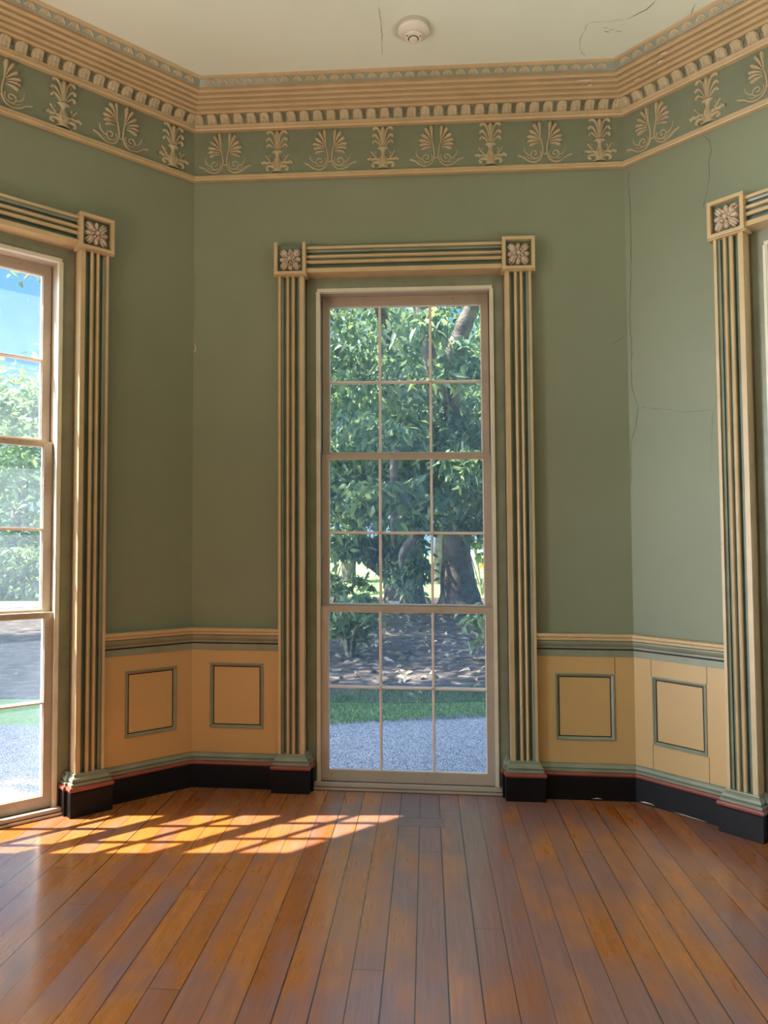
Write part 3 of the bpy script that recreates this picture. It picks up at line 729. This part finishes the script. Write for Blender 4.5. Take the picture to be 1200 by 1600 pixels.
# ------------------------------------------------------------------ smoke detector
def lathe(b, prof, mat, n_=40, c0=(0, 0)):
    vs = [(c0[0]+r*math.cos(2*math.pi*i/n_), c0[1]+r*math.sin(2*math.pi*i/n_), z) for r, z in prof for i in range(n_)]
    b.add(vs, [(j*n_+i, j*n_+(i+1) % n_, (j+1)*n_+(i+1) % n_, (j+1)*n_+i) for j in range(len(prof)-1) for i in range(n_)], mat)
root = empty('smoke_detector', (.058, -.60, 3.889)); tag(root, 'round white smoke detector mounted on the pale green ceiling', 'smoke detector')
b = MB(); lathe(b, [(.0, .0), (.078, 0), (.078, -.018), (.074, -.021), (0, -.021)], M_grey); b.build('mounting_base', root, smooth=False)
b = MB(); lathe(b, [(.073, -.019), (.077, -.022), (.077, -.028), (.073, -.036), (.060, -.042), (.046, -.044), (.0, -.044)], M_white); b.build('housing', root, smooth=False)
b = MB(); lathe(b, [(.043, -.043), (.045, -.056), (.042, -.062), (.026, -.063), (.0, -.063)], M_white)
for i in range(12):
    a = i*math.pi/6; b.add([(.0445*math.cos(a+d), .0445*math.sin(a+d), z) for d, z in ((-.16, -.046), (.16, -.046), (.16, -.0475), (-.16, -.0475))], [(0, 1, 2, 3)], M_grey)
ch = b.build('sensing_chamber', root)
b = MB(); lathe(b, [(.026, -.062), (.026, -.064), (.021, -.064), (.021, -.062)], M_dark, 30); b.build('dark_slot', ch)
b = MB(); lathe(b, [(.021, -.062), (.021, -.070), (.017, -.073), (0, -.073)], M_white, 30); b.build('test_button', ch)
for x, y in ((0, .060), (.034, -.02), (-.030, -.026)):
    b = MB(); lathe(b, [(.0, -.0625 if abs(x) > 0 else -.044), (.003, -.0625 if abs(x) > 0 else -.0435), (.0028, -.066 if abs(x) > 0 else -.046), (0, -.066 if abs(x) > 0 else -.046)], M_dark, 10, (x, y)); b.build('indicator', root)

# ------------------------------------------------------------------ outside
GZ = -.15
def sheet(name, poly, z, mat, label):
    b = MB(); b.add([(x, y, z) for x, y in poly] + [(x, y, z-.3) for x, y in poly], [tuple(range(len(poly)))] + [(i, i+len(poly), (i+1) % len(poly)+len(poly), (i+1) % len(poly)) for i in range(len(poly))], mat)
    return struct(b.build(name), label)
sheet('lawn', [(-90, -40), (90, -40), (90, 120), (-90, 120)], GZ-.02, M_lawn, 'sunlit lawn beyond the trees')
sheet('planting_bed_ground', [(-14, 3.0), (-4, 3.2), (0, 3.1), (8, 4.4), (14, 8), (9, 14), (3, 17), (-3, 18), (-9, 16), (-14, 10)], GZ-.008, M_mulch, 'shaded leafy ground under the trees')
sheet('gravel_drive', [(-20, -12), (-3.2, -12), (-3.2, -2.2), (-1.5, .25), (1.5, .25), (3.2, -2.2), (3.2, -12), (20, -12), (20, 7.5), (8, 3.9), (3, 2.9), (.6, 2.62), (-.75, 2.2), (-3, 2.0), (-6, 2.3), (-20, 6)], GZ, M_gravel, 'pale gravel drive outside the windows')

def leaf_mesh(name, C_, L, Wd, rnd, mat, droop=.5, up_bias=0.0, parent=None, flat=False):
    """C_: (n,3) centres; each leaf a folded, drooping blade"""
    n_ = len(C_); L = L*rnd.uniform(.65, 1.25, n_); Wd = Wd*rnd.uniform(.8, 1.2, n_)
    d = rnd.normal(size=(n_, 3)); d[:, 2] = d[:, 2]*.5 - droop + up_bias
    if flat: d[:, 2] *= .15
    d /= np.linalg.norm(d, axis=1)[:, None]
    q = rnd.normal(size=(n_, 3)); q[:, 2] += 1.2 if flat else .9
    sd_ = np.cross(d, q); sd_ /= np.linalg.norm(sd_, axis=1)[:, None]; nn = np.cross(sd_, d)
    st = [(0, 0, 0, 0), (.33, -.5, .06, 0), (.33, 0, 0, 0), (.33, .5, .06, 0), (.70, -.38, .03, -.05), (.70, 0, -.02, -.05), (.70, .38, .03, -.05), (1.0, 0, -.10, -.12)]
    V = np.zeros((n_, 8, 3))
    for i, (t, w, h, z) in enumerate(st):
        V[:, i] = C_ + d*(L*(t-.3))[:, None] + sd_*(Wd*w)[:, None] + nn*(L*h)[:, None]; V[:, i, 2] += L*z
    F3 = np.array([(0, 2, 1), (0, 3, 2), (4, 5, 7), (5, 6, 7)]); F4 = np.array([(1, 2, 5, 4), (2, 3, 6, 5)])
    base = (np.arange(n_)*8)[:, None, None]
    f3 = (F3[None]+base).reshape(-1, 3); f4 = (F4[None]+base).reshape(-1, 4)
    me = bpy.data.meshes.new(name); me.vertices.add(n_*8); me.vertices.foreach_set('co', V.reshape(-1).astype(np.float32))
    nl = len(f3)*3+len(f4)*4; me.loops.add(nl); me.loops.foreach_set('vertex_index', np.concatenate([f3.reshape(-1), f4.reshape(-1)]).astype(np.int32))
    me.polygons.add(len(f3)+len(f4)); st_ = np.concatenate([np.arange(len(f3))*3, len(f3)*3+np.arange(len(f4))*4]).astype(np.int32)
    me.polygons.foreach_set('loop_start', st_); me.update(calc_edges=True); me.validate()
    me.polygons.foreach_set('use_smooth', [True]*len(me.polygons)); me.materials.append(mat)
    o = bpy.data.objects.new(name, me); COL.objects.link(o)
    if parent: o.parent = parent
    return o
def tube(b, pts, rs, mat, n_=10, wob=.06):
    P = [Vector(q) for q in crom(pts, 4)]; R = [a[0] for a in crom([(r,) for r in rs], 4)]
    vs = []; fs = []
    for i, q in enumerate(P):
        t = (P[min(i+1, len(P)-1)]-P[max(i-1, 0)]).normalized(); a = t.orthogonal().normalized() if i == 0 else (prev - t*prev.dot(t)).normalized(); prev = a; c_ = t.cross(a)
        for j in range(n_):
            th = 2*math.pi*j/n_; r = R[i]*(1+random.uniform(-wob, wob)); vs.append(tuple(q + a*math.cos(th)*r + c_*math.sin(th)*r))
    for i in range(len(P)-1):
        for j in range(n_): fs.append((i*n_+j, i*n_+(j+1) % n_, (i+1)*n_+(j+1) % n_, (i+1)*n_+j))
    fs.append(tuple(range((len(P)-1)*n_, len(P)*n_))); b.add(vs, fs, mat)
def blob(n_, c_, r, rnd, shell=.55):
    d = rnd.normal(size=(n_, 3)); d /= np.linalg.norm(d, axis=1)[:, None]
    return np.array(c_) + d*(shell+(1-shell)*rnd.uniform(0, 1, n_)**.6)[:, None]*np.array(r)
def clustered(n_, c_, r, rnd, k=60, cr=.5, shell=.3):
    cc = blob(k, c_, r, rnd, shell); idx = rnd.integers(0, k, n_)
    return cc[idx] + rnd.normal(size=(n_, 3))*cr*np.array([1, 1, .55])

def tree(name, label, cat, base, limbs, crowns, mat, bmat, group=None):
    root = empty(name, base); tag(root, label, cat, group)
    b = MB()
    tube(b, *limbs[0], bmat, 14, .05); tr = keep(b.build('trunk', smooth=True), root)
    for pts, rs in limbs[1:]:
        b = MB(); tube(b, pts, rs, bmat, 9, .06); keep(b.build('branch', smooth=True), root)
    C_ = np.concatenate([clustered(*cr) for cr in crowns[0]]); 
    keep(leaf_mesh('foliage', C_, crowns[1], crowns[2], rng, mat, crowns[3]), root); return root
R_ = rng
# tree with drooping broad leaves in front of the middle window
tree('broadleaf_tree', 'large tree with long drooping leaves filling the middle window, left of the two dark trunks', 'tree', (-.48, 14.1, GZ),
     [([(-.48, 14.1, -.3), (-.45, 14.1, .2), (-.40, 14.1, 1.2), (-.30, 14.2, 2.6), (-.1, 14.6, 4.4), (.0, 15.2, 6.4), (-.05, 15.8, 8.4)], [.62, .48, .42, .36, .30, .22, .14]),
      ([(-.30, 14.1, 2.3), (.2, 11.5, 2.3), (-.03, 9, 1.62), (-.14, 8.9, 1.46), (-.31, 8.9, 1.20), (-.34, 8.9, .95)], [.14, .11, .08, .085, .075, .03]),
      ([(-.45, 14, .7), (-.8, 13.4, .60), (-1.15, 13, .86), (-1.5, 12.8, 1.2), (-2.2, 12.4, 1.6)], [.10, .09, .08, .07, .05]),
      ([(-.30, 14.2, 2.9), (-.42, 11, 3.1), (-.45, 9, 2.95), (-.46, 8.9, 2.3), (-.465, 8.9, 1.5), (-.45, 8.95, 1.3)], [.12, .10, .075, .07, .06, .03]),
      ([(-.1, 14.6, 4.4), (-1.2, 13.6, 5.4), (-2.6, 12.4, 6.2), (-3.6, 11, 6.6)], [.2, .15, .1, .05]),
      ([(-.1, 14.6, 4.2), (-.6, 12, 5.6), (-.9, 9.5, 6.2), (-1.2, 7, 6)], [.18, .14, .09, .05])],
     ([(4200, (-1.2, 11.0, 4.6), (2.6, 2.6, 1.8), R_, 90, .32), (2600, (-1.3, 10.4, 2.35), (1.7, 1.6, .75), R_, 50, .24), (3000, (.5, 11.2, 3.1), (1.6, 1.6, 1.0), R_, 60, .26), (5200, (-1.0, 13.0, 7.0), (4.5, 3.5, 2.6), R_, 120, .5), (9000, (-5.6, 8.6, 7.6), (3.6, 3.6, 1.0), R_, 150, .32), (5000, (-6.0, 13.5, 5.6), (2.6, 3.0, 2.2), R_, 110, .35),  # far-left clusters added high out of view to shade trunks and mulch
       (420, (-.75, 10.8, 1.25), (.35, .3, .45), R_, 10, .13), (420, (-.38, 12.2, 1.0), (.30, .3, .55), R_, 12, .14), (380, (-1.25, 10.6, 1.25), (.4, .4, .28), R_, 10, .14), (2600, (-6.2, 5.6, 7.6), (3.0, 1.7, .8), R_, 90, .3), (240, (.55, 7.3, 4.15), (.35, .3, .3), R_, 10, .12), (200, (.1, 7.3, 4.7), (.3, .3, .3), R_, 8, .12), (260, (-.05, 12.6, 1.6), (.3, .3, .35), R_, 8, .14), (520, (-.28, 13.1, .75), (.28, .3, .6), R_, 14, .13), (260, (-.75, 7.6, 2.1), (.42, .3, .35), R_, 12, .12), (160, (.45, 7.6, 2.55), (.4, .3, .25), R_, 8, .12), (150, (-.15, 7.8, 1.9), (.12, .2, .45), R_, 7, .10), (220, (-.6, 7.2, 3.2), (.5, .3, .3), R_, 9, .12)], .22, .080, .75), M_leaf, M_bark)
tree('broadleaf_tree', 'tree with a thick dark trunk seen low at the right of the middle window', 'tree', (.90, 14.1, GZ),
     [([(.90, 14.1, -.3), (.88, 14.1, .1), (.84, 14.1, .7), (.82, 14.2, 1.6), (.80, 14.8, 3.2), (.78, 15.6, 5.0), (.8, 16, 6.3)], [.68, .50, .40, .34, .32, .30, .28]),
      ([(.80, 14.8, 3.2), (.62, 11, 4.0), (.55, 8.3, 4.45), (.683, 8.2, 4.81), (.815, 8.1, 5.13), (1.0, 8.0, 5.5)], [.25, .19, .15, .15, .13, .08]), ([(.62, 11, 4.0), (.25, 8.5, 4.3), (.09, 8.2, 4.93), (.0, 8.1, 5.5)], [.16, .12, .11, .07]),
      ([(.8, 16, 6.3), (1.05, 16, 6.95), (1.3, 16, 7.5), (1.7, 16, 8.4)], [.22, .2, .19, .1]),
      ([(.8, 15.9, 6.0), (.35, 16, 6.6), (.2, 16, 7.4), (.1, 16, 8.6)], [.2, .16, .15, .1]),
      ([(.80, 14.3, 1.8), (1.3, 13.2, 1.7), (1.9, 12.4, 2.2)], [.12, .08, .05])],
     ([(4200, (1.8, 12.6, 3.6), (2.2, 2.2, 1.6), R_, 90, .32), (6000, (1.9, 15.5, 7.4), (4.2, 3.0, 2.6), R_, 100, .5), (700, (1.35, 12.6, 1.9), (.9, .7, .35), R_, 22, .2)], .21, .08, .6), M_leaf, M_bark)
# tree added close to the house, its crown shaped to shade the gravel
tree('broadleaf_tree', 'tall tree whose crown overhangs the gravel left of the middle window', 'tree', (-9.8, 3.6, GZ),
     [([(-9.8, 3.6, -.3), (-9.7, 3.5, 1.5), (-9.0, 3.2, 4), (-7.6, 2.8, 6.4)], [.4, .32, .26, .16]), ([(-8.8, 3.2, 5.0), (-6.5, 2.6, 6.6), (-4.4, 2.2, 7.2)], [.16, .12, .06])],
     ([(11000, (-4.9, 1.75, 7.3), (2.9, 1.9, 1.0), R_, 190, .28), (9000, (-9.0, 1.9, 8.3), (2.8, 2.0, 1.4), R_, 150, .32), (10000, (-10.5, 6.0, 8.2), (4.0, 2.6, 1.1), R_, 160, .34)], .30, .13, .4), M_leaf, M_bark)
# trees further back
back = [(-3.2, 27, 3.0, 9.5, 'M_leaf3'), (.6, 25, 2.8, 10, 'M_leaf2'), (4.2, 24, 3.0, 9, 'M_leaf3')]
lab = ['bright green tree behind the left panes of the middle window', 'tall mid green tree behind the middle panes', 'bright green tree behind the right panes of the middle window']
for (x, y, r, h, mm), l_ in zip(back, lab):
    tree('garden_tree', l_, 'tree', (x, y, GZ), [([(x, y, -.3), (x+.1, y, 1.6), (x+.2, y+.2, h*.6)], [.35, .25, .12])],
         ([(7000, (x, y, h*.62), (r, r*.7, h*.36), R_, 130, .55, .5)], .34, .15, .35), globals()[mm], M_bark, 'trees beyond the two dark trunks')
# tree line seen through the dusty left window
for i, (x, y, r, h) in enumerate([(-13.5, 20, 3.2, 7.6), (-19, 24, 4.2, 9.2)]):
    tree('garden_tree', ['pale green tree standing against the sky in the left window', 'broad tree at the outer edge of the left window'][i], 'tree', (x, y, GZ), [([(x, y, -.3), (x, y, 2), (x+.2, y, h*.6)], [.35, .28, .12])],
         ([(6500, (x, y, h*.50), (r, r*.8, h*.46), R_, 130, .5, .5)], .34, .15, .3), M_leaf3, M_bark, 'trees beyond the left window')
# shrubs
def shrub(label, x, y, r, h, n_, L, mat):
    root = empty('shrub', (x, y, GZ)); tag(root, label, 'shrub')
    for i in range(6):
        a = i*1.05; b = MB(); tube(b, [(x, y, GZ-.05), (x+math.cos(a)*r*.3, y+math.sin(a)*r*.3, GZ+h*.4), (x+math.cos(a)*r*.7, y+math.sin(a)*r*.7, GZ+h*.8)], [.03, .022, .01], M_bark2, 7); keep(b.build('stem', smooth=True), root)
    keep(leaf_mesh('foliage', clustered(n_, (x, y, GZ+h*.62), (r, r*.8, h*.38), rng, 26, .09), L, L*.36, rng, mat, .45), root)
shrub('low broad-leaved shrub at the bottom left of the middle window', -.95, 6.0, .45, .85, 420, .17, M_leaf2)
shrub('low grey-stemmed shrub at the bottom right of the middle window', .92, 5.6, .30, .75, 240, .17, M_leaf)
shrub('dark bush behind the low left panes of the middle window', -2.2, 13.6, 1.0, .85, 900, .18, M_leaf2)
shrub('bright leafy bush right of the dark trunks', 1.75, 18.5, 1.3, 3.4, 2200, .22, M_leaf3)
shrub('bright leafy bush behind the hanging leaves at left', -2.9, 19.5, 1.4, 3.2, 2200, .22, M_leaf3)
root = empty('clipped_hedge', (-11.5, 17, GZ)); tag(root, 'long hedge crossing low behind the dusty left window', 'hedge')
C_ = np.stack([rng.uniform(-17, -5.5, 9000), 17+rng.uniform(-.7, .7, 9000), GZ+1.5*rng.uniform(0, 1, 9000)**.8], 1)
keep(leaf_mesh('foliage', C_, .20, .09, rng, M_leaf2, .3), root)
for i in range(12):
    b = MB(); tube(b, [(-16.5+i*.95, 17, GZ-.05), (-16.45+i*.95, 17, GZ+.6), (-16.5+i*.95, 17.05, GZ+1.2)], [.03, .025, .012], M_bark, 6); keep(b.build('stem', smooth=True), root)
# grass strip, fallen leaves
n_ = 15000; gx = rng.uniform(-2.6, 2.6, n_); gy = 2.35+gx*.22+rng.uniform(-.06, 1.35, n_)**1.0
g = leaf_mesh('grass', np.stack([gx, gy, np.full(n_, GZ+.012)], 1), .055, .007, rng, M_grass, -.8, 1.1); tag(g, 'short green grass strip along the gravel edge', 'grass', kind='stuff')
n_ = 1500; gx = rng.uniform(-3.2, 3.2, n_); gy = rng.uniform(3.3, 13.5, n_)
g = leaf_mesh('fallen_leaves', np.stack([gx, gy, np.full(n_, GZ+.015)], 1), .13, .05, rng, M_dryleaf, 0, 0, flat=True); tag(g, 'dry fallen leaves scattered under the trees', 'leaves', kind='stuff')
# board and bench left of the trunk
b = MB(); b.box(-.79, -.54, 13.30, 13.34, GZ-.02, GZ+.19, M_board); o = b.build('white_board'); tag(o, 'small white board standing on the ground left of the dark trunk', 'board')
root = empty('garden_bench', (-.72, 15.4, GZ)); tag(root, 'weathered wooden bench behind the small white board', 'bench')
for i in range(3):
    b = MB(); b.box(-1.05, -.40, 15.3+i*.12, 15.39+i*.12, GZ+.40, GZ+.43, M_wood); keep(b.build('seat_plank'), root)
for i in range(2):
    b = MB(); b.box(-1.05, -.40, 15.68, 15.71, GZ+.55+i*.15, GZ+.65+i*.15, M_wood); keep(b.build('back_plank'), root)
for x in (-1.02, -.48):
    for y, zz in ((15.32, .40), (15.66, .80)):
        b = MB(); b.box(x, x+.05, y, y+.05, GZ-.02, GZ+zz, M_wood); keep(b.build('leg'), root)
# pale stall with orange panel, far right
root = empty('garden_stall', (3.9, 36, GZ)); tag(root, 'distant white stall with an orange panel, beyond the lawn at right', 'stall')
b = MB(); b.box(2.5, 5.4, 36, 37, GZ, 1.05, M_board); keep(b.build('counter'), root)
b = MB(); b.box(2.9, 3.35, 35.96, 36.0, .1, .85, M_orange); keep(b.build('orange_panel'), root)
# white rail fence seen through the left window
root = empty('rail_fence', (-20, 30, GZ)); tag(root, 'white post and rail fence far beyond the left window', 'fence')
for i in range(14):
    x = -30+i*1.8; b = MB(); b.box(x, x+.12, 30, 30.12, GZ-.05, GZ+1.15, M_board); keep(b.build('post'), root)
for z in (.35, .7, 1.0):
    b = MB(); b.box(-30.2, -6.4, 30.0, 30.05, GZ+z, GZ+z+.10, M_board); keep(b.build('rail'), root)
